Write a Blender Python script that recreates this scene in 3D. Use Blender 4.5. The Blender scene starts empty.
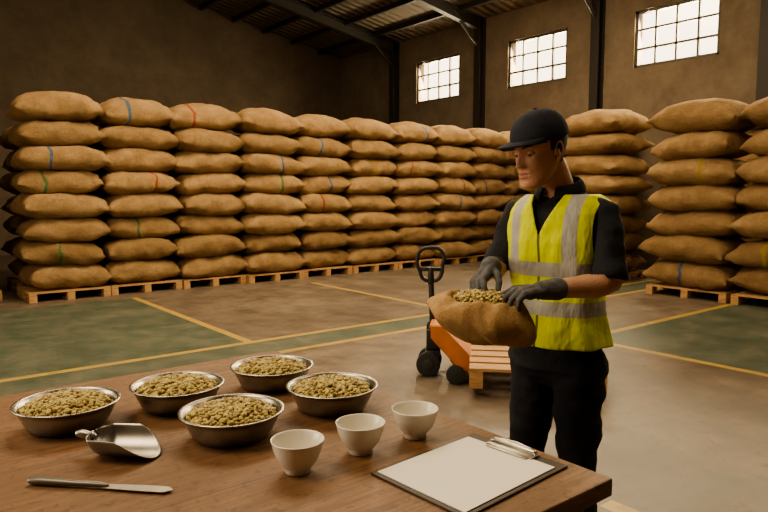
import bpy, math, random, bmesh
import numpy as np
from mathutils import Vector, Matrix, noise, Euler
random.seed(7); np.random.seed(7)
D=bpy.data; C=bpy.context
col=C.scene.collection

# ---------------------------------------------------------------- materials
def nt(name):
    m=D.materials.new(name); m.use_nodes=True
    t=m.node_tree; b=t.nodes['Principled BSDF']
    return m,t,b
def N(t,typ,**k):
    n=t.nodes.new(typ)
    for a,v in k.items(): setattr(n,a,v)
    return n
def simple(name,c1,c2=None,rough=.6,metal=0,scale=8,bump=0,bscale=60,spec=.5,detail=5,sheen=0,stretch=None,sss=0,bdist=.01):
    m,t,b=nt(name)
    b.inputs['Roughness'].default_value=rough; b.inputs['Metallic'].default_value=metal
    b.inputs['Specular IOR Level'].default_value=spec
    if sheen: b.inputs['Sheen Weight'].default_value=sheen
    if sss:
        b.inputs['Subsurface Weight'].default_value=sss; b.inputs['Subsurface Radius'].default_value=(1,.35,.2); b.inputs['Subsurface Scale'].default_value=.006
    b.inputs['Base Color'].default_value=(*c1,1)
    tc=N(t,'ShaderNodeTexCoord'); src=tc.outputs['Object']
    if stretch:
        mp=N(t,'ShaderNodeMapping'); mp.inputs['Scale'].default_value=stretch
        t.links.new(src,mp.inputs['Vector']); src=mp.outputs['Vector']
    if c2:
        n=N(t,'ShaderNodeTexNoise'); n.inputs['Scale'].default_value=scale; n.inputs['Detail'].default_value=detail
        r=N(t,'ShaderNodeValToRGB'); r.color_ramp.elements[0].color=(*c1,1); r.color_ramp.elements[1].color=(*c2,1)
        r.color_ramp.elements[0].position=.35; r.color_ramp.elements[1].position=.65
        t.links.new(src,n.inputs['Vector']); t.links.new(n.outputs['Fac'],r.inputs['Fac']); t.links.new(r.outputs['Color'],b.inputs['Base Color'])
    if bump:
        n=N(t,'ShaderNodeTexNoise'); n.inputs['Scale'].default_value=bscale; n.inputs['Detail'].default_value=4
        bp=N(t,'ShaderNodeBump'); bp.inputs['Strength'].default_value=bump; bp.inputs['Distance'].default_value=bdist
        t.links.new(src,n.inputs['Vector']); t.links.new(n.outputs['Fac'],bp.inputs['Height']); t.links.new(bp.outputs['Normal'],b.inputs['Normal'])
    return m
def math_(t,op,a,b=None):
    n=N(t,'ShaderNodeMath',operation=op)
    for i,v in enumerate((a,b)):
        if v is None: continue
        if isinstance(v,(int,float)): n.inputs[i].default_value=v
        else: t.links.new(v,n.inputs[i])
    return n.outputs[0]
def mixc(t,f,a,b):
    n=N(t,'ShaderNodeMix',data_type='RGBA')
    if isinstance(f,(int,float)): n.inputs[0].default_value=f
    else: t.links.new(f,n.inputs[0])
    for i,v in ((6,a),(7,b)):
        if isinstance(v,tuple): n.inputs[i].default_value=(*v,1)
        else: t.links.new(v,n.inputs[i])
    return n.outputs[2]
def band(t,v,a,b):
    return math_(t,'MULTIPLY',math_(t,'GREATER_THAN',v,a),math_(t,'LESS_THAN',v,b))
def noise_(t,src,scale,detail=5,rough=.6):
    n=N(t,'ShaderNodeTexNoise'); n.inputs['Scale'].default_value=scale; n.inputs['Detail'].default_value=detail; n.inputs['Roughness'].default_value=rough
    t.links.new(src,n.inputs['Vector']); return n.outputs['Fac']
def ramp(t,f,p0,c0,p1,c1):
    r=N(t,'ShaderNodeValToRGB'); e=r.color_ramp.elements
    e[0].position=p0; e[0].color=(*c0,1); e[1].position=p1; e[1].color=(*c1,1)
    t.links.new(f,r.inputs['Fac']); return r.outputs['Color']

def burlap(name,stripe=None,fine=False):
    m,t,b=nt(name); b.inputs['Roughness'].default_value=.9; b.inputs['Specular IOR Level'].default_value=.15
    tc=N(t,'ShaderNodeTexCoord'); o=tc.outputs['Object']
    g=N(t,'ShaderNodeNewGeometry'); rnd=g.outputs['Random Per Island']
    base=ramp(t,noise_(t,o,5 if not fine else 14,6),.3,(.43,.275,.135),.7,(.62,.43,.23))
    speck=noise_(t,o,55 if not fine else 160,3,.8)
    base=mixc(t,math_(t,'MULTIPLY',math_(t,'GREATER_THAN',speck,.56),.30),base,(.25,.15,.07))
    k=N(t,'ShaderNodeMix',data_type='RGBA',blend_type='MULTIPLY'); k.inputs[0].default_value=1
    t.links.new(base,k.inputs[6]); t.links.new(ramp(t,rnd,0,(.74,.70,.63),1,(1.08,1.04,1.0)),k.inputs[7])
    out=k.outputs[2]
    if stripe:
        uv=N(t,'ShaderNodeUVMap'); s=N(t,'ShaderNodeSeparateXYZ'); t.links.new(uv.outputs[0],s.inputs[0])
        out=mixc(t,math_(t,'MULTIPLY',band(t,s.outputs[0],.473,.512),.8),out,stripe)
    t.links.new(out,b.inputs['Base Color'])
    ws=60 if not fine else 130
    w1=N(t,'ShaderNodeTexWave'); w1.inputs['Scale'].default_value=ws; w1.bands_direction='X'; w1.inputs['Distortion'].default_value=1
    w2=N(t,'ShaderNodeTexWave'); w2.inputs['Scale'].default_value=ws; w2.bands_direction='Z'; w2.inputs['Distortion'].default_value=1
    t.links.new(o,w1.inputs[0]); t.links.new(o,w2.inputs[0])
    h=math_(t,'ADD',math_(t,'MULTIPLY',math_(t,'ADD',w1.outputs['Fac'],w2.outputs['Fac']),.06),noise_(t,o,11 if not fine else 26,6,.7))
    bp=N(t,'ShaderNodeBump'); bp.inputs['Strength'].default_value=1.0 if not fine else .7; bp.inputs['Distance'].default_value=.08 if not fine else .02
    t.links.new(h,bp.inputs['Height']); t.links.new(bp.outputs['Normal'],b.inputs['Normal'])
    return m
M_bag=[burlap('burlap'),burlap('burlap_red',(.50,.08,.04)),burlap('burlap_blue',(.04,.17,.32)),burlap('burlap_green',(.08,.25,.09)),burlap('burlap_yellow',(.52,.39,.05))]
M_pallet=simple('pallet_wood',(.32,.175,.075),(.50,.30,.14),rough=.8,scale=6,bump=.3,stretch=(1,8,8))
M_steel=simple('dark_steel',(.032,.027,.022),rough=.6)
M_frame=simple('window_frame_paint',(.10,.085,.065),rough=.6)
M_metal=simple('brushed_steel',(.36,.34,.30),(.48,.455,.41),rough=.34,metal=1,scale=20)
M_scoop=simple('dull_steel',(.27,.255,.23),(.36,.34,.31),rough=.38,metal=1,scale=20)
M_black=simple('black_plastic',(.018,.018,.02),rough=.45)
M_rubber=simple('black_rubber',(.02,.02,.02),rough=.7)
M_orange=simple('orange_paint',(.52,.17,.025),(.38,.12,.02),rough=.6,scale=6)
M_cup=simple('white_porcelain',(.74,.70,.62),rough=.22)
M_paper=simple('paper',(.76,.73,.66),rough=.7)
M_board=simple('dark_clipboard',(.05,.035,.025),rough=.5)
M_skin=simple('skin',(.47,.245,.15),(.55,.30,.19),rough=.55,scale=12,sss=.12,bump=.25,bscale=120,spec=.4)
M_lip=simple('lips',(.42,.19,.13),rough=.55)
M_hair=simple('hair',(.012,.009,.008),rough=.7,bump=.5,bscale=300)
M_eye=simple('eye_white',(.6,.55,.5),rough=.2)
M_shirt=simple('black_polo',(.018,.019,.023),(.028,.029,.034),rough=.9,scale=5,bump=.5,bscale=16,bdist=.02,spec=.25)
M_trs=simple('dark_trousers',(.014,.015,.019),(.026,.027,.032),rough=.9,scale=5,bump=.6,bscale=12,bdist=.025,spec=.25)
M_cap=simple('dark_cap',(.022,.025,.034),(.03,.033,.043),rough=.9,scale=30,bump=.3,bscale=200,spec=.25)
M_glove=simple('grey_glove',(.085,.085,.088),(.14,.14,.14),rough=.9,scale=40,bump=.4,bscale=300,spec=.25)
M_shoe=simple('black_shoe',(.015,.014,.013),rough=.5)

def m_beans():
    m,t,b=nt('green_coffee_beans'); b.inputs['Roughness'].default_value=.6
    g=N(t,'ShaderNodeNewGeometry')
    r=N(t,'ShaderNodeValToRGB'); cr=r.color_ramp
    cr.elements[0].color=(.30,.22,.075,1); cr.elements[1].color=(.58,.48,.20,1)
    e=cr.elements.new(.5); e.color=(.44,.36,.125,1); e=cr.elements.new(.1); e.color=(.24,.15,.05,1)
    t.links.new(g.outputs['Random Per Island'],r.inputs['Fac']); t.links.new(r.outputs['Color'],b.inputs['Base Color']); return m
M_bean=m_beans()

def m_vest():
    m,t,b=nt('hi_vis_vest'); b.inputs['Roughness'].default_value=.75; b.inputs['Specular IOR Level'].default_value=.3
    tc=N(t,'ShaderNodeTexCoord'); o=tc.outputs['Object']; s=N(t,'ShaderNodeSeparateXYZ'); t.links.new(o,s.inputs[0])
    ax=math_(t,'ABSOLUTE',s.outputs[0]); z=s.outputs[2]
    h1=band(t,z,1.208,1.260); h2=band(t,z,1.07,1.122)
    v=math_(t,'MULTIPLY',band(t,ax,.085,.134),math_(t,'GREATER_THAN',z,1.24))
    f=math_(t,'MAXIMUM',math_(t,'MAXIMUM',h1,h2),v)
    zip_=math_(t,'MULTIPLY',math_(t,'LESS_THAN',ax,.005),math_(t,'LESS_THAN',s.outputs[1],0))
    yel=ramp(t,noise_(t,o,7,4),.3,(.54,.60,.012),.7,(.66,.72,.02))
    c=mixc(t,zip_,yel,(.14,.16,.02)); c=mixc(t,f,c,(.38,.375,.34))
    t.links.new(c,b.inputs['Base Color'])
    mp=N(t,'ShaderNodeMapping'); mp.inputs['Scale'].default_value=(1,1,.45); t.links.new(o,mp.inputs[0])
    bp=N(t,'ShaderNodeBump'); bp.inputs['Strength'].default_value=.6; bp.inputs['Distance'].default_value=.03
    t.links.new(noise_(t,mp.outputs[0],15,3),bp.inputs['Height']); t.links.new(bp.outputs['Normal'],b.inputs['Normal'])
    return m
M_vest=m_vest()

def m_floor():
    m,t,b=nt('painted_concrete_floor')
    g=N(t,'ShaderNodeNewGeometry'); p=g.outputs['Position']; s=N(t,'ShaderNodeSeparateXYZ'); t.links.new(p,s.inputs[0]); x,y=s.outputs[0],s.outputs[1]
    big=noise_(t,p,.7,8,.65); fine=noise_(t,p,9,8,.75); mid=noise_(t,p,2.2,9,.72)
    conc=ramp(t,mid,.34,(.085,.063,.043),.68,(.215,.165,.115))
    conc=mixc(t,ramp(t,big,.4,(0,0,0),.62,(.6,.6,.6)),conc,(.075,.055,.038))
    spots=math_(t,'MULTIPLY',math_(t,'GREATER_THAN',fine,.58),.35); conc=mixc(t,spots,conc,(.055,.04,.03))
    def box(x0,x1,y0,y1):
        return math_(t,'MULTIPLY',band(t,x,x0,x1),band(t,y,y0,y1))
    G=[(-4,11.2,5.42,5.93),(-4,2.98,5.97,9.6),(5.85,12.5,-4,3.93)]
    W=.045
    Y=[(-4,11.2,5.95-W,5.95+W),(-4,11.2,5.4-W,5.4+W),(3.0-W,3.0+W,5.95,9.6),(5.9-W,5.9+W,5.95,9.4),
       (5.8,9.2,3.95-W,3.95+W),(5.8-W,5.8+W,-4,3.99),(2.7,2.8,-3,1.72)]
    def un(L):
        r=None
        for q in L:
            k=box(*q); r=k if r is None else math_(t,'MAXIMUM',r,k)
        return r
    wr=ramp(t,fine,.42,(1,1,1),.60,(.25,.25,.25)); wr2=ramp(t,mid,.45,(1,1,1),.7,(.4,.4,.4))
    wear=math_(t,'MULTIPLY',wr,wr2)
    green=ramp(t,mid,.3,(.034,.062,.042),.75,(.070,.105,.070))
    yel=ramp(t,fine,.35,(.38,.24,.045),.7,(.52,.35,.07))
    c=mixc(t,math_(t,'MULTIPLY',un(G),math_(t,'ADD',math_(t,'MULTIPLY',wear,.55),.38)),conc,green)
    c=mixc(t,math_(t,'MULTIPLY',un(Y),math_(t,'ADD',math_(t,'MULTIPLY',wear,.65),.32)),c,yel)
    t.links.new(c,b.inputs['Base Color'])
    rr=N(t,'ShaderNodeMapRange'); rr.inputs[3].default_value=.34; rr.inputs[4].default_value=.7; t.links.new(mid,rr.inputs[0]); t.links.new(rr.outputs[0],b.inputs['Roughness'])
    bp=N(t,'ShaderNodeBump'); bp.inputs['Strength'].default_value=.2; bp.inputs['Distance'].default_value=.01
    t.links.new(fine,bp.inputs['Height']); t.links.new(bp.outputs['Normal'],b.inputs['Normal'])
    return m
def m_wall(name,axis,c0,c1):
    m,t,b=nt(name); b.inputs['Roughness'].default_value=.92
    g=N(t,'ShaderNodeNewGeometry'); p=g.outputs['Position']; s=N(t,'ShaderNodeSeparateXYZ'); t.links.new(p,s.inputs[0])
    cb=N(t,'ShaderNodeCombineXYZ'); t.links.new(s.outputs[axis],cb.inputs[0]); t.links.new(s.outputs[2],cb.inputs[1])
    br=N(t,'ShaderNodeTexBrick'); br.inputs['Scale'].default_value=1; br.inputs['Brick Width'].default_value=1.2; br.inputs['Row Height'].default_value=.6
    br.inputs['Mortar Size'].default_value=.012; br.inputs['Mortar Smooth'].default_value=.5
    br.inputs['Color1'].default_value=(1,1,1,1); br.inputs['Color2'].default_value=(.9,.9,.9,1); br.inputs['Mortar'].default_value=(.8,.8,.8,1)
    t.links.new(cb.outputs[0],br.inputs['Vector'])
    base=ramp(t,noise_(t,p,.9,9,.7),.34,c0,.66,c1)
    base=mixc(t,math_(t,'MULTIPLY',noise_(t,p,6,8,.75),.55),base,tuple(q*.7 for q in c0))
    k=N(t,'ShaderNodeMix',data_type='RGBA',blend_type='MULTIPLY'); k.inputs[0].default_value=.4
    t.links.new(base,k.inputs[6]); t.links.new(br.outputs['Color'],k.inputs[7]); t.links.new(k.outputs[2],b.inputs['Base Color'])
    bp=N(t,'ShaderNodeBump'); bp.inputs['Strength'].default_value=.4; bp.inputs['Distance'].default_value=.02
    t.links.new(noise_(t,p,12,8,.7),bp.inputs['Height']); t.links.new(bp.outputs['Normal'],b.inputs['Normal'])
    return m
def m_table():
    m,t,b=nt('worn_wood_table'); b.inputs['Roughness'].default_value=.5
    tc=N(t,'ShaderNodeTexCoord'); o=tc.outputs['Object']
    mp=N(t,'ShaderNodeMapping'); mp.inputs['Scale'].default_value=(1.0,14,14); t.links.new(o,mp.inputs[0])
    grain=noise_(t,mp.outputs[0],5,10,.75); blot=noise_(t,o,3.5,8,.7); fine=noise_(t,o,40,6,.7)
    c=ramp(t,grain,.32,(.08,.038,.016),.68,(.28,.148,.066))
    c=mixc(t,ramp(t,blot,.42,(0,0,0),.62,(.7,.7,.7)),c,(.145,.075,.034))
    c=mixc(t,math_(t,'MULTIPLY',math_(t,'GREATER_THAN',fine,.58),.5),c,(.055,.028,.013))
    s=N(t,'ShaderNodeSeparateXYZ'); t.links.new(o,s.inputs[0])
    fr=math_(t,'FRACT',math_(t,'MULTIPLY',math_(t,'ADD',s.outputs[1],5),1/.365))
    seam=math_(t,'LESS_THAN',fr,.008)
    c=mixc(t,math_(t,'MULTIPLY',seam,.6),c,(.02,.01,.005))
    t.links.new(c,b.inputs['Base Color'])
    rr=N(t,'ShaderNodeMapRange'); rr.inputs[3].default_value=.38; rr.inputs[4].default_value=.75; t.links.new(blot,rr.inputs[0]); t.links.new(rr.outputs[0],b.inputs['Roughness'])
    bp=N(t,'ShaderNodeBump'); bp.inputs['Strength'].default_value=.35; bp.inputs['Distance'].default_value=.005
    t.links.new(grain,bp.inputs['Height']); t.links.new(bp.outputs['Normal'],b.inputs['Normal'])
    return m
def m_roof():
    m,t,b=nt('corrugated_roof'); b.inputs['Roughness'].default_value=.7
    b.inputs['Base Color'].default_value=(.17,.137,.098,1)
    g=N(t,'ShaderNodeNewGeometry'); w=N(t,'ShaderNodeTexWave'); w.bands_direction='Y'; w.inputs['Scale'].default_value=1.2
    t.links.new(g.outputs['Position'],w.inputs[0]); bp=N(t,'ShaderNodeBump'); bp.inputs['Distance'].default_value=.06
    t.links.new(w.outputs['Fac'],bp.inputs['Height']); t.links.new(bp.outputs['Normal'],b.inputs['Normal'])
    return m

# ---------------------------------------------------------------- mesh helpers
class MB:
    def __init__(s): s.v=[];s.f=[];s.m=[];s.uv=[]
    def add(s,v,f,mi=0,uv=None):
        o=len(s.v); s.v+= [tuple(p) for p in v]; s.f+=[tuple(i+o for i in q) for q in f]; s.m+=[mi]*len(f)
        s.uv+= list(uv) if uv is not None else [(0,0)]*len(v)
    def box(s,c,d,mi=0,rz=0,M=None):
        hx,hy,hz=d[0]/2,d[1]/2,d[2]/2
        v=[Vector((x,y,z)) for x in(-hx,hx) for y in(-hy,hy) for z in(-hz,hz)]
        R=Matrix.Rotation(rz,3,'Z') if M is None else M
        v=[R@p+Vector(c) for p in v]
        s.add(v,[(0,1,3,2),(4,6,7,5),(0,4,5,1),(2,3,7,6),(0,2,6,4),(1,5,7,3)],mi)
    def tube(s,pts,rad,seg=16,mi=0,cap=True,flat=1.0,up=None,ends=True):
        pts=[Vector(p) for p in pts]; n=len(pts)
        if isinstance(rad,(int,float)): rad=[rad]*n
        T=[]
        for i in range(n):
            a=pts[max(i-1,0)]; b=pts[min(i+1,n-1)]; T.append((b-a).normalized())
        u=Vector(up) if up else (Vector((0,0,1)) if abs(T[0].z)<.9 else Vector((1,0,0)))
        P=[];R=[];TT=[]
        if cap:
            for k in (90,60,30):
                a=math.radians(k); P.append(pts[0]-T[0]*rad[0]*math.sin(a)); R.append(max(rad[0]*math.cos(a),1e-4)); TT.append(T[0])
        P+=pts;R+=list(rad);TT+=T
        if cap:
            for k in (30,60,90):
                a=math.radians(k); P.append(pts[-1]+T[-1]*rad[-1]*math.sin(a)); R.append(max(rad[-1]*math.cos(a),1e-4)); TT.append(T[-1])
        v=[];f=[]
        for i in range(len(P)):
            t_=TT[i]; u=(u-t_*u.dot(t_)).normalized(); w=t_.cross(u)
            for j in range(seg):
                a=2*math.pi*j/seg; v.append(P[i]+u*(R[i]*flat*math.cos(a))+w*(R[i]*math.sin(a)))
        for i in range(len(P)-1):
            for j in range(seg):
                f.append((i*seg+j,i*seg+(j+1)%seg,(i+1)*seg+(j+1)%seg,(i+1)*seg+j))
        if ends:
            f.append(tuple(range(seg-1,-1,-1))); f.append(tuple((len(P)-1)*seg+j for j in range(seg)))
        s.add(v,f,mi)
    def lathe(s,prof,seg=48,mi=0,c=(0,0,0),sx=1,sy=1):
        v=[];f=[];n=len(prof)
        for r,z in prof:
            for j in range(seg):
                a=2*math.pi*j/seg; v.append((c[0]+r*sx*math.cos(a),c[1]+r*sy*math.sin(a),c[2]+z))
        for i in range(n-1):
            for j in range(seg):
                f.append((i*seg+j,i*seg+(j+1)%seg,(i+1)*seg+(j+1)%seg,(i+1)*seg+j))
        s.add(v,f,mi)
    def rings(s,R,seg=48,mi=0,cap=True,n=2.3):
        v=[];f=[]
        for cx,cy,z,a,b in R:
            for j in range(seg):
                t=2*math.pi*j/seg; c_,s_=math.cos(t),math.sin(t)
                v.append((cx+a*math.copysign(abs(c_)**(2/n),c_),cy+b*math.copysign(abs(s_)**(2/n),s_),z))
        for i in range(len(R)-1):
            for j in range(seg):
                f.append((i*seg+j,i*seg+(j+1)%seg,(i+1)*seg+(j+1)%seg,(i+1)*seg+j))
        if cap:
            f.append(tuple(range(seg-1,-1,-1))); f.append(tuple((len(R)-1)*seg+j for j in range(seg)))
        s.add(v,f,mi)
    def obj(s,name,mats,parent=None,loc=(0,0,0),rz=0,smooth=True,bevel=0,sub=0,solid=0,uv=False):
        me=D.meshes.new(name); me.from_pydata(s.v,[],s.f)
        for m in (mats if isinstance(mats,(list,tuple)) else [mats]): me.materials.append(m)
        me.polygons.foreach_set('material_index',s.m)
        me.polygons.foreach_set('use_smooth',[smooth]*len(s.f))
        if uv:
            l=me.uv_layers.new(name='UVMap'); vi=np.zeros(len(me.loops),dtype=np.int32); me.loops.foreach_get('vertex_index',vi)
            l.data.foreach_set('uv',np.array(s.uv,dtype=np.float32)[vi].ravel())
        me.update(); me.validate()
        o=D.objects.new(name,me); col.objects.link(o); o.location=loc; o.rotation_euler=(0,0,rz)
        if parent: o.parent=parent
        if bevel:
            b=o.modifiers.new('bevel','BEVEL'); b.width=bevel; b.segments=2; b.limit_method='ANGLE'
        if solid:
            b=o.modifiers.new('solid','SOLIDIFY'); b.thickness=solid; b.offset=0
        if sub:
            b=o.modifiers.new('sub','SUBSURF'); b.levels=sub; b.render_levels=sub
        return o
def empty(name,loc=(0,0,0),rz=0):
    o=D.objects.new(name,None); col.objects.link(o); o.location=loc; o.rotation_euler=(0,0,rz); o.empty_display_size=.2
    return o
def remesh(o,vox,it=6,fac=.5):
    r=o.modifiers.new('r','REMESH'); r.mode='VOXEL'; r.voxel_size=vox; r.use_smooth_shade=True
    s=o.modifiers.new('s','SMOOTH'); s.iterations=it; s.factor=fac
    C.view_layer.update(); dg=C.evaluated_depsgraph_get()
    me=D.meshes.new_from_object(o.evaluated_get(dg)); o.modifiers.clear()
    mats=[m for m in o.data.materials]; o.data=me; me.materials.clear()
    for m in mats: me.materials.append(m)
    me.polygons.foreach_set('use_smooth',[True]*len(me.polygons)); me.polygons.foreach_set('material_index',[0]*len(me.polygons))
    return o

# ---------------------------------------------------------------- man
def cwv(r,d,z=0): return Vector((.7826,-.6225,0))*r+Vector((.6225,.7826,0))*d+Vector((0,0,z))
MP=cwv(.645,2.40)
MR=math.radians(-83.5); man=empty('man',MP,MR)
TOR=[(0,.0,.86,.165,.122),(0,.0,.95,.164,.120),(0,0,1.05,.150,.110),(0,.0,1.15,.150,.110),(0,.0,1.25,.163,.118),(0,.0,1.33,.174,.122),(0,.003,1.39,.178,.118),(0,.006,1.43,.175,.108),(0,.01,1.465,.152,.092),(0,.012,1.49,.115,.078),(0,.012,1.51,.08,.068),(0,.01,1.525,.062,.062)]
def interp(R,n):
    A=np.array(R); z=np.linspace(A[0,2],A[-1,2],n); return [(np.interp(q,A[:,2],A[:,0]),np.interp(q,A[:,2],A[:,1]),q,np.interp(q,A[:,2],A[:,3]),np.interp(q,A[:,2],A[:,4])) for q in z]
SL,EL,WL=Vector((.180,.0,1.435)),Vector((.228,-.050,1.195)),Vector((.128,-.296,1.190))
SR,ER,WR=Vector((-.180,.0,1.435)),Vector((-.225,-.075,1.215)),Vector((-.09,-.302,1.250))
b=MB(); b.rings(TOR,48)
hem=[]
for S,E,W in ((SL,EL,WL),(SR,ER,WR)):
    h=S.lerp(E,.86); hem.append(h)
    b.tube([S*.85+Vector((0,0,.225)),S+Vector((-.012*math.copysign(1,S.x),0,.004)),S.lerp(E,.3),S.lerp(E,.6),h],[.045,.055,.057,.054,.053],20)
    b.tube([S.lerp(E,.7),E,E.lerp(W,.25),E.lerp(W,.6),W],[.041,.041,.045,.036,.029],20)
b.tube([(0,.012,1.47),(-.003,-.018,1.54),(-.012,-.060,1.61)],[.060,.056,.056],24)
b.tube([(-.08,.01,.88),(.08,.01,.88)],[.112,.112],24)
for s in (1,-1):
    b.tube([(s*.088,.005,.90),(s*.096,-.005,.72),(s*.108,-.022,.50),(s*.114,.0,.30),(s*.118,.018,.075)],[.098,.088,.068,.064,.060],24)
body=b.obj('body',[M_shirt,M_trs,M_skin],parent=man)
remesh(body,.0075,8)
me=body.data
def segd(p,a,b_):
    ab=b_-a; t_=max(0,min(1,(p-a).dot(ab)/ab.length_squared)); return (p-(a+ab*t_)).length
for v in me.vertices:
    p=v.co
    if p.z<.97:
        q=Vector((p.x*8,p.y*8,p.z*14)); k_=noise.noise(q)*.012+noise.noise(q*2.3)*.005; v.co+=v.normal*k_
    elif p.z>1.0:
        q=Vector((p.x*14,p.y*14,p.z*12))
        arm=min(segd(p,SL,hem[0]),segd(p,SR,hem[1]))
        if arm<.075: v.co+=v.normal*noise.noise(q*1.3)*.008
mi=[]
for pl in me.polygons:
    p=Vector(pl.center); m_=0
    if p.z<.985 and segd(p,EL,WL)>.07: m_=1
    for S,E,W,h in ((SL,EL,WL,hem[0]),(SR,ER,WR,hem[1])):
        if (p-h).dot((E-S).normalized())>.010 and min(segd(p,E,W),segd(p,h,E))<.062 : m_=2
    if p.z>1.512+ (.0 if p.y>-.0 else p.y*.35): m_=2
    mi.append(m_)
me.polygons.foreach_set('material_index',mi)
b=MB()
for (S,E,h) in ((SL,EL,hem[0]),(SR,ER,hem[1])):
    d_=(E-S).normalized()
    b.tube([h-d_*.045,h-d_*.01,h+d_*.022,h+d_*.026,h+d_*.022,h+d_*.0],[.054,.0585,.0595,.0575,.0555,.050],28,cap=False,ends=False)
b.obj('sleeve_hems',M_shirt,parent=man)
b=MB()
cr=[]
for k_ in range(33):
    a=math.radians(-90+18+ (324)*k_/32); cr.append((.071*math.cos(a),.0+.071*math.sin(a)-(.006 if math.sin(a)<-.5 else 0),1.515+.022*math.sin(a)))
v=[]
f=[]
for i,(x,y,z) in enumerate(cr):
    ox,oy=x/.071,(y-.0)/.071
    v+=[(x*.95,y*.95,z+.03),(x+ox*.008,y+oy*.008,z+.025),(x+ox*.028,y+oy*.028,z-.022),(x*.98,y*.98,z-.02)]
for i in range(32):
    for a in range(3): f.append((i*4+a,i*4+a+4,i*4+a+5,i*4+a+1))
b.add(v,f); b.obj('collar',M_shirt,parent=man,solid=.003,sub=1)
b=MB(); VR=[(c0,c1,z,a+.014+(.012 if z>1.36 else .012*max(0,(z-1.2)/.16)),bb_+.016) for c0,c1,z,a,bb_ in interp(TOR,90) if z>.955]
VR=[(c0,c1,z,a+max(0,(1.15-z))*.08,bb_+max(0,(1.15-z))*.08) for c0,c1,z,a,bb_ in VR]
b.rings(VR,144,cap=False)
vest=b.obj('safety_vest',M_vest,parent=man)
bm=bmesh.new(); bm.from_mesh(vest.data)
def cut(co,no):
    bmesh.ops.bisect_plane(bm,geom=bm.verts[:]+bm.edges[:]+bm.faces[:],plane_co=co,plane_no=no)
AX=.172
for s in (1,-1):
    cut((s*AX,0,0),(1,0,0)); cut((0,0,1.355),(.60*s,0,-.26)) 
cut((0,0,1.275),(0,0,1)); cut((0,0,1.495),(0,0,1))
dele=[]
for fc in bm.faces:
    c=fc.calc_center_median()
    if abs(c.x)>AX and c.z>1.275: dele.append(fc)
    elif c.z>1.495: dele.append(fc)
    elif c.y<.0 and c.z>1.355 and abs(c.x)*.60<(c.z-1.355)*.26: dele.append(fc)
bmesh.ops.delete(bm,geom=dele,context='FACES')
for v in bm.verts:
    p=v.co; q=Vector((p.x*10,p.y*10,p.z*6)); n_=Vector((p.x,p.y*1.4,0)).normalized()
    low=max(0,min(1,(1.25-p.z)/.2))
    fold=math.sin(math.atan2(p.y,p.x)*9+p.z*6+3*noise.noise(q*.6))*.0045*low
    v.co+=n_*(noise.noise(q)*.011+noise.noise(q*2.5)*.005+fold)
bm.to_mesh(vest.data); bm.free()
sm=vest.modifiers.new('solid','SOLIDIFY'); sm.thickness=.005; sm.offset=1
for s in (1,-1):
    b=MB(); b.rings([(0,-.02,0.0,.045,.135),(0,-.02,.02,.049,.14),(0,-.018,.045,.046,.132),(0,.0,.07,.042,.105),(0,.035,.095,.042,.065),(0,.04,.13,.045,.05)],32)
    b.obj('shoe_%s'%('l' if s>0 else 'r'),M_shoe,parent=man,loc=(s*.121,-.03,0),rz=s*.12,sub=1)
def hand(name,wrist,d,n,left,curls,spread,arm,thumb):
    d=Vector(d).normalized(); n=Vector(n); n=(n-d*n.dot(d)).normalized(); t_=d.cross(n)*(-1 if left else 1)
    b=MB()
    a=Vector(arm).normalized()
    b.tube([wrist-a*.055,wrist-a*.02,wrist+d*.01],[.038,.034,.031],20)
    offs=[.031,.0105,-.0105,-.030]; kl=[.092,.096,.090,.082]; fl=[.074,.082,.076,.060]
    for i in range(4):
        base=wrist+d*kl[i]+t_*offs[i]
        b.tube([wrist+d*.012+t_*offs[i]*.55,wrist.lerp(base,.55)+t_*offs[i]*.15,base],[.0165,.0165,.0135],14)
        dd=(d+t_*spread*offs[i]/.03).normalized(); p=base; pts=[base-dd*.01,p]; ang=0
        for sgm,cv in zip((.46,.30,.24),curls[i]):
            ang+=math.radians(cv); q=dd*math.cos(ang)+n*math.sin(ang); p=p+q*fl[i]*sgm; pts.append(p)
        b.tube(pts,[.0108,.0108,.0100,.0094,.0082],14)
    b.tube([wrist+d*.02,wrist+d*.05+n*.004,wrist+d*.075],[.024,.026,.018],16)
    p=wrist+d*.022+t_*.018+n*.006; pts=[p]
    for L,(x,y,z) in zip((.042,.034,.028),thumb):
        q=(d*x+t_*y+n*z).normalized(); p=p+q*L; pts.append(p)
    b.tube(pts,[.0165,.0130,.0112,.0094],14)
    o=b.obj(name,M_glove,parent=man); remesh(o,.0028,3,.5); return o
hand('hand_l',WL+(WL-EL).normalized()*.01,(-.46,-.85,-.02),(-.15,.05,-1),True,[(26,36,25),(30,38,28),(34,40,28),(38,42,28)],.16,WL-EL,[(.55,.8,.35),(.8,.45,.5),(.9,.1,.5)])
hand('hand_r',WR+(WR-ER).normalized()*.01,(.10,-.82,-.44),(.35,.30,-.80),False,[(26,32,22),(30,36,25),(34,38,25),(38,40,28)],.18,WR-ER,[(.6,.75,.4),(.85,.3,.5),(.9,-.05,.5)])

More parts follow.
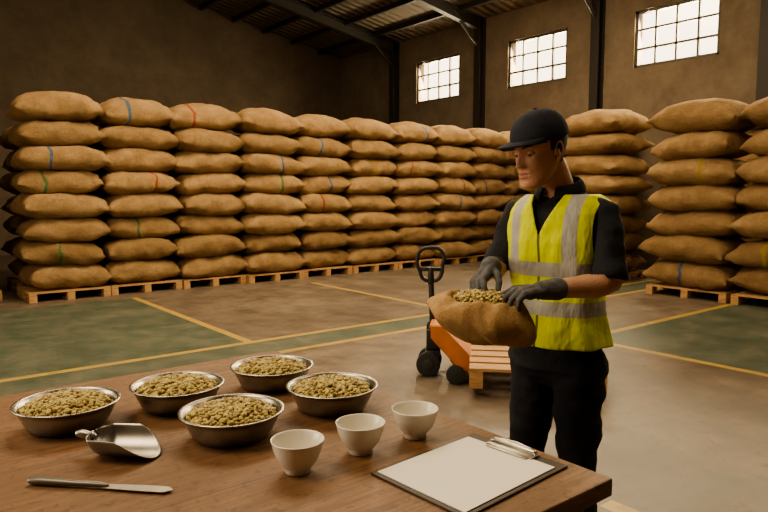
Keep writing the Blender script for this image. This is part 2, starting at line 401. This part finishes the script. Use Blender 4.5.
HP=[(-.124,.012,-.078,-.052),(-.118,.032,-.090,-.026),(-.108,.045,-.096,-.002),(-.092,.053,-.098,.022),(-.07,.059,-.096,.045),(-.045,.064,-.094,.062),(-.02,.068,-.092,.076),(.0,.071,-.091,.088),(.025,.074,-.094,.096),(.05,.075,-.094,.099),(.075,.072,-.086,.095),(.095,.062,-.069,.080),(.11,.044,-.045,.056),(.118,.025,-.02,.03),(.121,.004,.0,.01)]
HA=np.array(HP)
def hp(th,z,off=0):
    wx=np.interp(z,HA[:,0],HA[:,1])+off; yf=np.interp(z,HA[:,0],HA[:,2])-off; yb=np.interp(z,HA[:,0],HA[:,3])+off
    yc=(yf+yb)/2; bb_=(yb-yf)/2; n=2.1; s_,c_=math.sin(th),math.cos(th)
    x=wx*math.copysign(abs(s_)**(2/n),s_); y=yc-bb_*math.copysign(abs(c_)**(2/n),c_)
    w=max(0,min(1,c_*1.6)); E=math.exp
    if w>0:
        dy=0
        if z<.016:
            tt=(0.016-z)/.054
            amp=(.004+.023*min(tt,1)**1.15) if z>-.038 else .027*E(-((z+.038)/.007)**2)
            wd=.0085+.0065*min(max(tt,0),1); dy-=amp*E(-(x/wd)**2)
            if -.052<z<-.02: dy-=.006*E(-((abs(x)-.0135)/.006)**2)*E(-((z+.037)/.007)**2)
        dy+=.009*E(-((abs(x)-.031)/.017)**2-((z+.001)/.012)**2)
        dy-=.003*E(-((z-.021)/.009)**2)*E(-(x/.045)**2)
        dy-=E(-(x/.021)**2)*(.0055*E(-((z+.063)/.0050)**2)+.006*E(-((z+.0755)/.0060)**2)-.004*E(-((z+.0690)/.0020)**2))
        dy-=.006*E(-(x/.022)**2-((z+.106)/.013)**2)
        dy+=.003*E(-(x/.03)**2-((z+.089)/.006)**2)
        dy-=.004*E(-((abs(x)-.045)/.016)**2-((z+.027)/.018)**2)
        dy+=.003*E(-((abs(x)-.045)/.014)**2-((z+.066)/.02)**2)
        y+=dy*w
    return (x,y,z)
NS=128
zs=np.concatenate([np.linspace(-.124,-.11,8)[:-1],np.linspace(-.11,.03,70)[:-1],np.linspace(.03,.121,20)]); NZ=len(zs)
def headmesh(off=0,keep=None):
    v=[hp(2*math.pi*j/NS,z,off) for z in zs for j in range(NS)]; f=[]
    for i in range(NZ-1):
        for j in range(NS):
            q=(i*NS+j,i*NS+(j+1)%NS,(i+1)*NS+(j+1)%NS,(i+1)*NS+j)
            if keep is None or keep(*[sum(v[k][a] for k in q)/4 for a in range(3)]): f.append(q)
    return v,f
head=D.objects.new('head',None); col.objects.link(head); head.parent=man; head.location=(-.022,-.105,1.660); head.rotation_euler=(math.radians(14),0,math.radians(-15)); head.scale=(1.05,1.05,1.05)
v,f=headmesh(); b=MB(); b.add(v,f)
for i_,q in enumerate(f):
    cx=sum(v[k][0] for k in q)/4; cy_=sum(v[k][1] for k in q)/4; cz=sum(v[k][2] for k in q)/4
    if cy_<-.08 and -.0815<cz<-.0590 and abs(cx)<.022*math.sqrt(max(0,1-((cz+.0695)/.0120)**2)): b.m[i_]=1
b.f.append(tuple(range(NS-1,-1,-1))); b.m.append(0)
b.obj('face',[M_skin,M_lip],parent=head)
v,f=headmesh(.005,lambda x,y,z:(z>.045) or (y>.018+(0 if z>-.03 else (-.03-z)*1.0) and z>-.062) or (abs(x)>.05 and y>-.022 and z>-.005))
b=MB(); b.add(v,f); b.obj('hair',M_hair,parent=head,solid=.004)
for s in (1,-1):
    b=MB()
    pts=[(s*(.074+.008*(.5-.5*math.cos(i/15*math.pi*2))),.006+.015*math.cos(a)+.004*math.sin(a),-.012+.029*math.sin(a)) for i,a in enumerate(np.linspace(-1.9,3.4,16))]
    b.tube(pts,[.0038]*16,8); b.tube([(s*.068,.006,-.012),(s*.0745,.008,-.012)],[.017,.014],16,cap=False,up=(0,0,1),flat=1.5); b.tube([(s*.076,-.001,-.040),(s*.076,.002,-.034)],.005,10)
    b.obj('ear_l' if s>0 else 'ear_r',M_skin,parent=head)
    ex,ey,ez=s*.031,-.0700,-.001
    b=MB(); b.lathe([(.0125*math.cos(a),.0125*math.sin(a)) for a in np.linspace(-1.5,1.5,14)],24,0,(ex,ey,ez))
    b.tube([(ex,ey-.0105,ez-.005),(ex,ey-.0118,ez-.0055)],[.0052,.0052],12,mi=1,cap=False)
    b.obj('eye_l' if s>0 else 'eye_r',[M_eye,M_hair],parent=head)
    b=MB(); b.lathe([(.0138*math.cos(a),.0138*math.sin(a)) for a in np.linspace(-.2,1.5,10)],24,0,(ex,ey,ez))
    b.lathe([(.0136*math.cos(a),.0136*math.sin(a)) for a in np.linspace(-1.5,-.55,8)],24,0,(ex,ey,ez))
    b.tube([(ex+.0140*math.sin(a),ey-.0140*math.cos(a),ez-.0028) for a in np.linspace(-1.0,1.0,9)],.0009,6,mi=1)
    b.obj('eyelid_l' if s>0 else 'eyelid_r',[M_skin,M_hair],parent=head)
    b=MB(); pts=[]
    for k_ in range(8):
        xx=.014+.033*k_/7; zz=.017+.006*math.sin(k_/7*2.4)
        th_=min((abs(hp(th,zz)[0]-xx),th) for th in np.linspace(0,1.4,80))[1]; P=hp(th_,zz); pts.append((s*P[0],P[1]+.0006,zz))
    b.tube(pts,[.0014,.0024,.0026,.0026,.0023,.002,.0016,.001],8,up=(0,0,1)); b.obj('eyebrow_l' if s>0 else 'eyebrow_r',M_hair,parent=head)
b=MB(); prof=[]
for a in np.linspace(-.08,math.pi/2-.001,20): prof.append((math.cos(a)**.8 if math.cos(a)>0 else 0,math.sin(a)))
b.lathe([(p[0],p[1]*.093) for p in prof],64,0,(0,.004,.038),.0845,.1075)
b.lathe([(.0,.006),(.005,.005),(.008,.0),(.008,-.002)],16,0,(0,.004,.131))
b.obj('cap_crown',M_cap,parent=head,solid=.002)
v=[];f=[];n1,n2=24,8
for i in range(n1+1):
    s=-1+2*i/n1; ph=s*math.radians(66)
    for j in range(n2+1):
        t_=j/n2; bx=.0845*math.sin(ph); by=.004-.1075*math.cos(ph)
        ext=.074*max(0,math.cos(s*math.pi/2))**.55
        v.append((bx*(1-.03*t_),by-t_*ext+ .002,.042-.012*s*s*t_-.006*t_*t_ ))
for i in range(n1):
    for j in range(n2): a=i*(n2+1)+j; f.append((a,a+n2+1,a+n2+2,a+1))
b=MB(); b.add(v,f); b.obj('cap_bill',M_cap,parent=head,solid=.004)

# ---------------------------------------------------------------- room
XW,YW=12.8,18.4; X0,Y0=-4.0,-4.0; EZ=6.0; RX=4.4; RZ=7.5
b=MB(); b.box(((X0+XW)/2,(Y0+YW)/2,-.1),(XW-X0+.6,YW-Y0+.6,.2)); b.obj('floor',m_floor(),smooth=False)
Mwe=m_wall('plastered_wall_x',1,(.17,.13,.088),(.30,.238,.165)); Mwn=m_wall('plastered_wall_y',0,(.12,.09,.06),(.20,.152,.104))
wins=[6.82,10.25,13.7,3.4,0.0]; WW=1.75; WZ0,WZ1=4.12,5.28
b=MB(); T=.3; xc=XW+T/2
b.box((xc,(Y0+YW)/2,WZ0/2),(T,YW-Y0,WZ0)); b.box((xc,(Y0+YW)/2,(WZ1+EZ+.1)/2),(T,YW-Y0,EZ+.1-WZ1))
ys=sorted(wins); e=Y0
for w in ys+[None]:
    a=(w-WW/2) if w is not None else YW
    b.box((xc,(e+a)/2,(WZ0+WZ1)/2),(T,a-e,WZ1-WZ0))
    if w is not None: e=w+WW/2
b.obj('wall_east',Mwe,smooth=False)
mg,t,bb=nt('window_glass'); 
for n in list(t.nodes):
    if n.type=='BSDF_PRINCIPLED': t.nodes.remove(n)
tr=N(t,'ShaderNodeBsdfTransparent'); gl=N(t,'ShaderNodeBsdfGlossy'); gl.inputs['Roughness'].default_value=.1; mx=N(t,'ShaderNodeMixShader'); mx.inputs[0].default_value=.06
tr.inputs[0].default_value=(.95,.92,.85,1)
t.links.new(tr.outputs[0],mx.inputs[1]); t.links.new(gl.outputs[0],mx.inputs[2]); t.links.new(mx.outputs[0],t.nodes['Material Output'].inputs[0])
for i,w in enumerate(wins):
    b=MB(); fx=XW+.08; h=WZ1-WZ0
    for yy in (w-WW/2+.03,w+WW/2-.03): b.box((fx,yy,(WZ0+WZ1)/2),(.08,.06,h))
    for zz in (WZ0+.03,WZ1-.03): b.box((fx,w,zz),(.08,WW,.06))
    for k in (1,2,3): b.box((fx,w-WW/2+WW*k/4,(WZ0+WZ1)/2),(.05,.04,h))
    for k in (1,2): b.box((fx,w,WZ0+h*k/3),(.05,WW,.04))
    wo=b.obj('window_%d'%(i+1),M_frame,smooth=False)
    g=MB(); g.box((fx+.01,w,(WZ0+WZ1)/2),(.008,WW-.04,h-.04)); g.obj('glass',mg,parent=wo,smooth=False)
def gable(name,y,m):
    v=[];pts=[(X0,0),(XW,0),(XW,EZ+.1),(RX,RZ+.1),(X0,EZ+.1)]
    for yy in (y,y+.3): v+=[(x,yy,z) for x,z in pts]
    f=[(0,1,2,3,4),(9,8,7,6,5)]+[(i,(i+1)%5+0,(i+1)%5+5,i+5) for i in range(5)]
    q=MB(); q.add(v,f); q.obj(name,m,smooth=False)
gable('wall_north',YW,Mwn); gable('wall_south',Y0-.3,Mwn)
b=MB(); b.box((X0-.15,(Y0+YW)/2,EZ/2),(.3,YW-Y0,EZ+.1)); b.obj('wall_west',Mwe,smooth=False)
b=MB()
for s,xa,xb in ((1,X0-.3,RX),(-1,RX,XW+.4)):
    za=RZ-abs(xa-RX)*(RZ-EZ)/(XW-RX); zb=RZ-abs(xb-RX)*(RZ-EZ)/(XW-RX)
    b.add([(xa,Y0-.3,za),(xb,Y0-.3,zb),(xb,YW+.3,zb),(xa,YW+.3,za),(xa,Y0-.3,za+.1),(xb,Y0-.3,zb+.1),(xb,YW+.3,zb+.1),(xa,YW+.3,za+.1)],
      [(0,3,2,1),(4,5,6,7),(0,1,5,4),(2,3,7,6),(1,2,6,5),(0,4,7,3)])
b.obj('ceiling',m_roof(),smooth=False)
b=MB(); sl=(RZ-EZ)/(XW-RX)
for y in (-1.85,1.6,5.05,8.5,11.97,15.45):
    for (xa,xb) in ((RX,XW-.05),(RX,X0+.05)):
        za=RZ-.2; zb=RZ-abs(xb-RX)*sl-.2
        d=Vector((xb-xa,0,zb-za)); L=d.length; ang=math.atan2(-d.z,d.x)
        R=Matrix.Rotation(ang,3,'Y')
        for off,h,w in ((.0,.26,.03),(.13,.03,.16),(-.13,.03,.16)):
            b.box(((xa+xb)/2,y,(za+zb)/2+off),(L,w,h),M=R)
    for xx in (XW-.12,X0+.12):
        b.box((xx,y,EZ/2),(.2,.03,EZ)); b.box((xx-.1,y,EZ/2),(.03,.2,EZ)); b.box((xx+.1,y,EZ/2),(.03,.2,EZ))
    b.tube([(XW-.2,y,5.3),(XW-1.1,y,6.05)],.045,8)
for k in range(0,9):
    for s in (1,-1):
        x=RX+s*(k*1.0+.5); 
        if X0<x<XW: b.box((x,(Y0+YW)/2,RZ-abs(x-RX)*sl-.06),(.07,YW-Y0,.13))
b.obj('trim_1',M_steel,smooth=False); 

# ---------------------------------------------------------------- sacks
def bag(mb,c,W,Dp,T,rz,seed,mi,n=17,dome=0):
    s=np.linspace(-1,1,n); a=np.sin(s*math.pi/2)
    R=Matrix.Rotation(rz,3,'Z'); v=[];uv=[]
    off=Vector((seed*3.1,seed*1.7,0)); u0=random.uniform(-.22,.22)
    idx={}
    tilt=random.uniform(-.035,.035)
    for side in (1,-1):
        for i in range(n):
            for j in range(n):
                if side==-1 and (i in(0,n-1) or j in (0,n-1)): idx[(side,i,j)]=idx[(1,i,j)]; continue
                A,B=a[i],a[j]
                h=((1-abs(A)**3.6)*(1-abs(B)**3.6)); h=max(h,0)**.42
                ear=.07*(abs(A*B))**8
                x=A*(1-.05*B**4)+math.copysign(ear,A); y=B*(1-.05*A**4)+math.copysign(ear,B)
                z=side*T/2*h
                if side==1: z*=1+dome*(1-A*A)*(1-B*B)
                else: z*=.94
                p=Vector((x*W/2,y*Dp/2,z)); nn=noise.noise_vector(p*4.0+off)
                ed=max(abs(A),abs(B))**4
                p+=Vector((nn.x*.05,nn.y*.05,nn.z*.035)); nn=noise.noise_vector(Vector((p.x*15,p.y*15,p.z*9))+off); p+=nn*(.014+.020*ed)
                p.z+= -.035*abs(A*B)**2*ed+tilt*A
                idx[(side,i,j)]=len(v); v.append(R@p+Vector(c)); uv.append((A*.5+.5+u0,0))
    f=[]
    for i in range(n-1):
        for j in range(n-1):
            q=[idx[(1,i,j)],idx[(1,i+1,j)],idx[(1,i+1,j+1)],idx[(1,i,j+1)]]; f.append(tuple(q))
            q=[idx[(-1,i,j)],idx[(-1,i,j+1)],idx[(-1,i+1,j+1)],idx[(-1,i+1,j)]]; f.append(tuple(q))
    mb.add(v,f,mi,uv)
def pallet(mb,L,W,H=.14,nb=7,x0=0,y0=0,z0=0,mi=0):
    for i in range(nb):
        bw=W/nb*.78; mb.box((x0,y0-W/2+bw/2+i*(W-bw)/(nb-1),z0+H-.011),(L,bw,.022),mi)
    for xx in (-L/2+.05,0,L/2-.05):
        mb.box((x0+xx,y0,z0+H-.033),(.1,W,.02),mi); mb.box((x0+xx,y0,z0+.011),(.1,W,.02),mi)
        for yy in (-W/2+.07,0,W/2-.07): mb.box((x0+xx,y0+yy,z0+H/2-.01),(.1,.14,H-.065),mi)
stack_i=0
def stack(x,y,rz,n,W,Dp,pitch):
    global stack_i
    mb=MB(); 
    for k in range(n):
        stack_i+=1
        top=(k==n-1); mi=0; r=random.random()
        if r<.26: mi=random.choice([1,1,2,2,2,3,4])
        w=W*random.uniform(.95,1.07)
        bag(mb,(random.uniform(-.045,.045),random.uniform(-.05,.05),.14+pitch*(k+.5)-.005+(.02 if top else 0)),w,Dp*random.uniform(.96,1.04),pitch*1.17,random.uniform(-.07,.07),stack_i,mi,dome=.35 if top else 0)
    o=mb.obj('coffee_sack_stack',M_bag,loc=(x,y,0),rz=rz,uv=True)
    p=MB(); pallet(p,W*.98,Dp*.96); p.obj('pallet',M_pallet,parent=o,smooth=False)
for i in range(-2,9):
    x=2.25+i*1.1
    if i<0: stack(x-.2,11.0,0,7,1.05,1.0,.345)
    else: stack(x,10.45+random.uniform(-.06,.06),0,8,1.10,1.0,.34)
stack(12.05,10.45,0,8,.95,1.0,.34)
for i in range(0,7): stack(2.3+i*1.1,11.75,0,7,1.07,1.0,.34)
H=-math.pi/2
stack(9.75,4.62,H,7,1.20,1.1,.372); stack(9.75,3.38,H,7,1.2,1.1,.372); stack(9.75,2.14,H,7,1.2,1.1,.372)
stack(10.35,6.80,H,8,1.3,1.2,.34)
for y in (9.0,7.9,5.65,4.5,3.3,2.1): stack(11.9,y,H,8,1.1,1.0,.345)

# ---------------------------------------------------------------- table
TZ=.9; tb=MB(); tx0,tx1,ty0,ty1=-.95,1.212,.742,2.2
tb.box(((tx0+tx1)/2,(ty0+ty1)/2,TZ-.02),(tx1-tx0,ty1-ty0,.04))
table=tb.obj('wooden_work_table',m_table(),smooth=False,bevel=.004)
lg=MB()
for x in (tx0+.08,tx1-.08):
    for y in (ty0+.08,ty1-.08): lg.box((x,y,(TZ-.04)/2),(.08,.08,TZ-.04))
for y in (ty0+.08,ty1-.08): lg.box(((tx0+tx1)/2,y,TZ-.09),(tx1-tx0-.2,.03,.1))
for x in (tx0+.08,tx1-.08): lg.box((x,(ty0+ty1)/2,TZ-.09),(.03,ty1-ty0-.2,.1))
lg.obj('legs',table.data.materials[0],parent=table,smooth=False,bevel=.004)

# ---------------------------------------------------------------- beans
def sph(seg=8,rg=5):
    v=[(0,0,-1)];f=[]
    for i in range(1,rg):
        p=-math.pi/2+math.pi*i/rg
        for j in range(seg): a=2*math.pi*j/seg; v.append((math.cos(p)*math.cos(a),math.cos(p)*math.sin(a),math.sin(p)))
    v.append((0,0,1)); L=len(v)-1
    for j in range(seg): f.append((0,1+(j+1)%seg,1+j)); f.append((L,1+(rg-2)*seg+j,1+(rg-2)*seg+(j+1)%seg))
    for i in range(rg-2):
        for j in range(seg): a=1+i*seg; f.append((a+j,a+(j+1)%seg,a+seg+(j+1)%seg,a+seg+j))
    return np.array(v),f
SV,SF=sph()
def beans(mb,n,rx,ry,height,c=(0,0,0),s=1.0):
    prof=[(rx*.99*math.sin(a),height*math.cos(a)-.004) for a in np.linspace(math.pi/2,0.01,8)]
    mb.lathe([(p[0],p[1]) for p in prof],32,0,c,1,ry/rx)
    for k in range(n):
        r=math.sqrt((k+.5)/n); a=k*2.39996+random.uniform(-.2,.2)
        x=rx*r*math.cos(a)*.97; y=ry*r*math.sin(a)*.97; z=height*math.sqrt(max(0,1-r*r))*random.uniform(.9,1.0)+random.uniform(-.001,.005)
        R=np.array(Euler((random.uniform(-.8,.8),random.uniform(-.8,.8),random.uniform(0,6.28))).to_matrix())
        v=SV*np.array([.0078,.0055,.0042])*s*random.uniform(.85,1.1); v=v@R.T+np.array([c[0]+x,c[1]+y,c[2]+z])
        mb.add(v.tolist(),SF)
for (x,y) in ((.384,1.801),(.667,1.778),(.688,1.474),(.974,1.789),(1.002,1.494)):
    b=MB(); b.lathe([(.0,.003),(.05,.003),(.086,.0),(.090,.002),(.101,.018),(.114,.045),(.121,.062),(.128,.064),(.129,.067),(.122,.067),(.118,.062),(.110,.043),(.097,.018),(.086,.006),(.0,.006)],64)
    o=b.obj('metal_bowl',M_metal,loc=(x,y,TZ+.0005),rz=random.random())
    q=MB(); beans(q,560,.111,.111,.03,(0,0,.045)); q.obj('coffee_beans',M_bean,parent=o)
for (x,y) in ((.706,1.188),(.876,1.189),(1.040,1.184)):
    b=MB(); b.lathe([(0,.003),(.024,.003),(.027,0),(.029,.001),(.028,.008),(.033,.014),(.045,.030),(.053,.050),(.0575,.070),(.0582,.072),(.0565,.0725),(.0545,.070),(.049,.050),(.040,.030),(.027,.016),(0,.012)],64)
    b.obj('porcelain_cup',M_cup,loc=(x,y,TZ+.0005))
cb=empty('clipboard',(1.0,.955,TZ+.0005),math.radians(4))
b=MB(); b.box((0,0,.0025),(.345,.268,.005)); b.obj('board',M_board,parent=cb,smooth=False,bevel=.002)
b=MB(); b.box((-.012,0,.0062),(.30,.245,.002)); b.obj('paper',M_paper,parent=cb,smooth=False)
b=MB(); b.box((.150,0,.0085),(.034,.13,.004)); b.box((.128,0,.0085),(.012,.11,.004)); b.tube([(.158,-.055,.014),(.158,.055,.014)],.006,12)
b.tube([(.150,-.062,.012),(.163,-.04,.018),(.166,0,.020),(.163,.04,.018),(.150,.062,.012)],.0025,8)
b.obj('clip',M_metal,parent=cb,bevel=.001)
v=[];f=[];nu,nv=20,22
for i in range(nu+1):
    t_=i/nu
    for j in range(nv+1):
        a=math.pi*(j/nv); sn=math.sin(a)
        L=.085+.075*sn**.8
        bk=min(1,(t_/.22))**.5 if t_<.22 else 1
        hw=.054*(.25+.75*bk)+.006*t_
        x=-.065+t_*L
        v.append((x,-hw*math.cos(a),.052-.051*sn*(.35+.65*bk)-(.0)))
for i in range(nu):
    for j in range(nv): f.append((i*(nv+1)+j,i*(nv+1)+j+1,(i+1)*(nv+1)+j+1,(i+1)*(nv+1)+j))
b=MB(); b.add(v,f)
o=b.obj('metal_scoop',M_scoop,loc=(.430,1.520,TZ+.002),rz=math.radians(-46),solid=.0015)
q=MB(); q.lathe([(.0,0),(.013,0),(.013,.002),(0,.003)],16,0,(-.066,0,.038))
q.v=[( -.066-(p[2]-.038), p[1], .040+(p[0]+.066)) for p in q.v]
q.tube([(-.064,0,.040),(-.078,0,.043),(-.092,0,.045),(-.100,0,.045)],[.008,.009,.010,.008],12)
q.obj('handle',M_scoop,parent=o)
k=empty('palette_knife',(.240,1.475,TZ+.001),math.atan2(-.2195,.217))
b=MB(); b.tube([(.0,0,.008),(.02,0,.009),(.09,0,.008),(.15,0,.0075),(.165,0,.006)],[.009,.0105,.0085,.0075,.005],12,flat=.75); b.obj('handle',simple('grey_handle',(.17,.155,.135),rough=.4,metal=.4),parent=k)
b=MB(); v=[];f=[]
for i in range(13):
    t_=i/12; x=.155+t_*.15; w=.009+.004*math.sin(t_*2.2) if t_<.9 else .0125*math.sqrt(max(0.02,1-((t_-.9)/.1)**2))
    v+=[(x,-w,.0035),(x,w,.0035),(x,w,.005),(x,-w,.005)]
for i in range(12):
    for a in range(4): f.append((i*4+a,i*4+(a+1)%4,i*4+4+(a+1)%4,i*4+4+a))
f+=[(3,2,1,0),(48,49,50,51)]
b.add(v,f); b.obj('blade',M_metal,parent=k,smooth=False)

# ---------------------------------------------------------------- pallet jack + pallet (lifted on the forks)
jr=math.radians(-38.5-8)
JP=cwv(.41,5.38)
pj=empty('pallet_jack',JP,jr)
b=MB(); FZ=.158
for yy in (-.19,.19):
    b.box((.80,yy,FZ),(1.05,.15,.045))
b.box((.26,0,FZ),(.08,.53,.09))
for yy in (-.27,.27):
    b.add([(.0,yy-.015,.46),(.09,yy-.015,.46),(.36,yy-.015,.18),(.36,yy-.015,.10),(.24,yy-.015,.10),(.0,yy-.015,.36),
           (.0,yy+.015,.46),(.09,yy+.015,.46),(.36,yy+.015,.18),(.36,yy+.015,.10),(.24,yy+.015,.10),(.0,yy+.015,.36)],
          [(0,1,2,3,4,5),(11,10,9,8,7,6)]+[(i,i+6,(i+1)%6+6,(i+1)%6) for i in range(6)])
b.add([(.09,-.27,.46),(.09,.27,.46),(.36,.27,.18),(.36,-.27,.18),(.07,-.27,.44),(.07,.27,.44),(.34,.27,.16),(.34,-.27,.16)],
      [(0,1,2,3),(7,6,5,4),(0,4,5,1),(1,5,6,2),(2,6,7,3),(3,7,4,0)])
b.box((.045,0,.45),(.11,.54,.03)); 
b.obj('fork_frame',M_orange,parent=pj,smooth=False,bevel=.006)
b=MB()
b.tube([(0,0,.16),(0,0,.40)],.055,16); b.box((.02,0,.30),(.14,.14,.16)); b.box((.0,0,.18),(.12,.22,.06)); b.tube([(.0,.09,.18),(0,.09,.36)],.03,12)
for yy in (-.09,.09):
    b.tube([(-.03,yy-.028,.10),(-.03,yy+.028,.10)],[.1,.1],28,mi=1,cap=False); b.tube([(-.03,yy-.032,.10),(-.03,yy+.032,.10)],[.045,.045],20,mi=2,cap=False)
for yy in (-.3,.3): b.tube([(.20,yy-.02,.075),(.20,yy+.02,.075)],[.075,.075],24,mi=1,cap=False)
b.tube([(0,0,.38),(-.01,0,.60),(-.02,0,.80)],[.028,.024,.022],12)
pts=[]
for k_ in range(21):
    a=math.radians(-90+360*k_/20); sx=math.copysign(abs(math.cos(a))**.7,math.cos(a)); x=.105*sx*(1.12 if math.sin(a)>0 else .9); z=.14*math.copysign(abs(math.sin(a))**.75,math.sin(a))
    pts.append((-.02+x,0,.92+z))
b.tube(pts,.017,10,cap=False)
b.tube([(-.02,0,.77),(-.02,0,.88)],[.03,.022],10); b.box((-.02,0,.88),(.17,.03,.03))
b.obj('handle_and_pump',[M_black,M_rubber,M_steel],parent=pj,bevel=.003)
b=MB()
for yy in (-.19,.19): b.tube([(1.25,yy-.05,.04),(1.25,yy+.05,.04)],[.037,.037],16,cap=False); b.box((1.22,yy,.095),(.05,.10,.09))
b.obj('load_rollers',M_rubber,parent=pj)
p=MB(); pallet(p,.98,1.35,.15,7,0,0,0); 
R_=Matrix.Rotation(jr,3,'Z'); pc=JP+R_@Vector((.80,.03,0)); pc.z=.075
p.obj('wooden_pallet',M_pallet,loc=pc,rz=jr,smooth=False)

# ---------------------------------------------------------------- held sack
MW=Matrix.Translation(MP)@Matrix.Rotation(MR,4,'Z')
sl_=MW@Vector((-.038,-.425,1.114)); srz=MR+math.radians(30)
b=MB()
SR_=[(.065,0,-.098,.03,.02),(.06,0,-.095,.075,.045),(.05,0,-.080,.115,.075),(.030,0,-.052,.148,.098),(.010,0,-.020,.166,.108),(-.008,0,.008,.172,.106),(-.010,0,.030,.164,.097),(-.002,0,.046,.136,.086),(.008,0,.056,.116,.076),(.008,0,.052,.105,.066),(.008,0,.038,.096,.058),(.008,0,.02,.085,.05)]
b.rings(SR_,72,cap=True,n=2.1)
vv=[]
for p_ in b.v:
    P=Vector(p_); n1_=noise.noise_vector(P*11)*.018; n2_=noise.noise_vector(Vector((P.x*40,P.y*40,P.z*14)))*.011
    P=P+n1_+n2_; 
    P.z+= - max(0,P.x)*.10
    vv.append(tuple(P))
b.v=vv
hs=b.obj('burlap_sack',burlap('burlap_fine',fine=True),loc=sl_,rz=srz,sub=1)
hs.rotation_euler=(math.radians(10),0,srz)
q=MB(); beans(q,300,.097,.058,.026,(.006,0,.040)); q.obj('coffee_beans',M_bean,parent=hs)

# ---------------------------------------------------------------- light
w=D.worlds.new('sky'); C.scene.world=w; w.use_nodes=True; bg=w.node_tree.nodes['Background']; bg.inputs[0].default_value=(1,.90,.72,1); bg.inputs[1].default_value=5.0
def area(name,loc,target,size,power,colr):
    l=D.lights.new(name,'AREA'); l.shape='RECTANGLE'; l.size=size[0]; l.size_y=size[1]; l.energy=power; l.color=colr
    o=D.objects.new(name,l); col.objects.link(o); o.location=loc
    o.rotation_euler=(Vector(target)-Vector(loc)).to_track_quat('-Z','Y').to_euler(); return o
WC=(1,.79,.52)
area('ceiling_lamp',(3.2,6.8,6.4),(3.4,7.4,0),(3.5,3.5),500,WC)
area('ceiling_lamp.001',(8,7.2,6.2),(8,7.2,0),(3,4),330,WC)
area('ceiling_lamp.002',(-1.5,2.5,5.2),(2.5,3.0,.8),(2.2,2.2),190,WC)
area('ceiling_lamp.003',(5.5,0,6.0),(5.5,2,0),(3,3),140,WC)
area('face_fill_light',(-3.8,4.5,2.2),(4,2.2,1.7),(4,2.8),300,(1,.83,.62))  # added fill lamp to brighten the man's face; west wall has no opening
for i,wy in enumerate((6.82,10.25,13.7,3.4)):
    area('window_daylight' if i==0 else 'window_daylight.%03d'%i,(XW+.5,wy,4.8),(6,wy-2,0),(1.7,1.1),620,(1,.86,.63))
# ---------------------------------------------------------------- camera
cam=D.cameras.new('camera'); cam.lens=30.6; cam.sensor_width=36; co=D.objects.new('camera',cam); col.objects.link(co)
co.location=(0,0,1.5); co.rotation_euler=(math.radians(90-5.42),0,math.radians(-38.5)); C.scene.camera=co
C.scene.view_settings.view_transform='AgX'
try: C.scene.view_settings.look='AgX - Medium High Contrast'
except Exception as ex: print(ex)
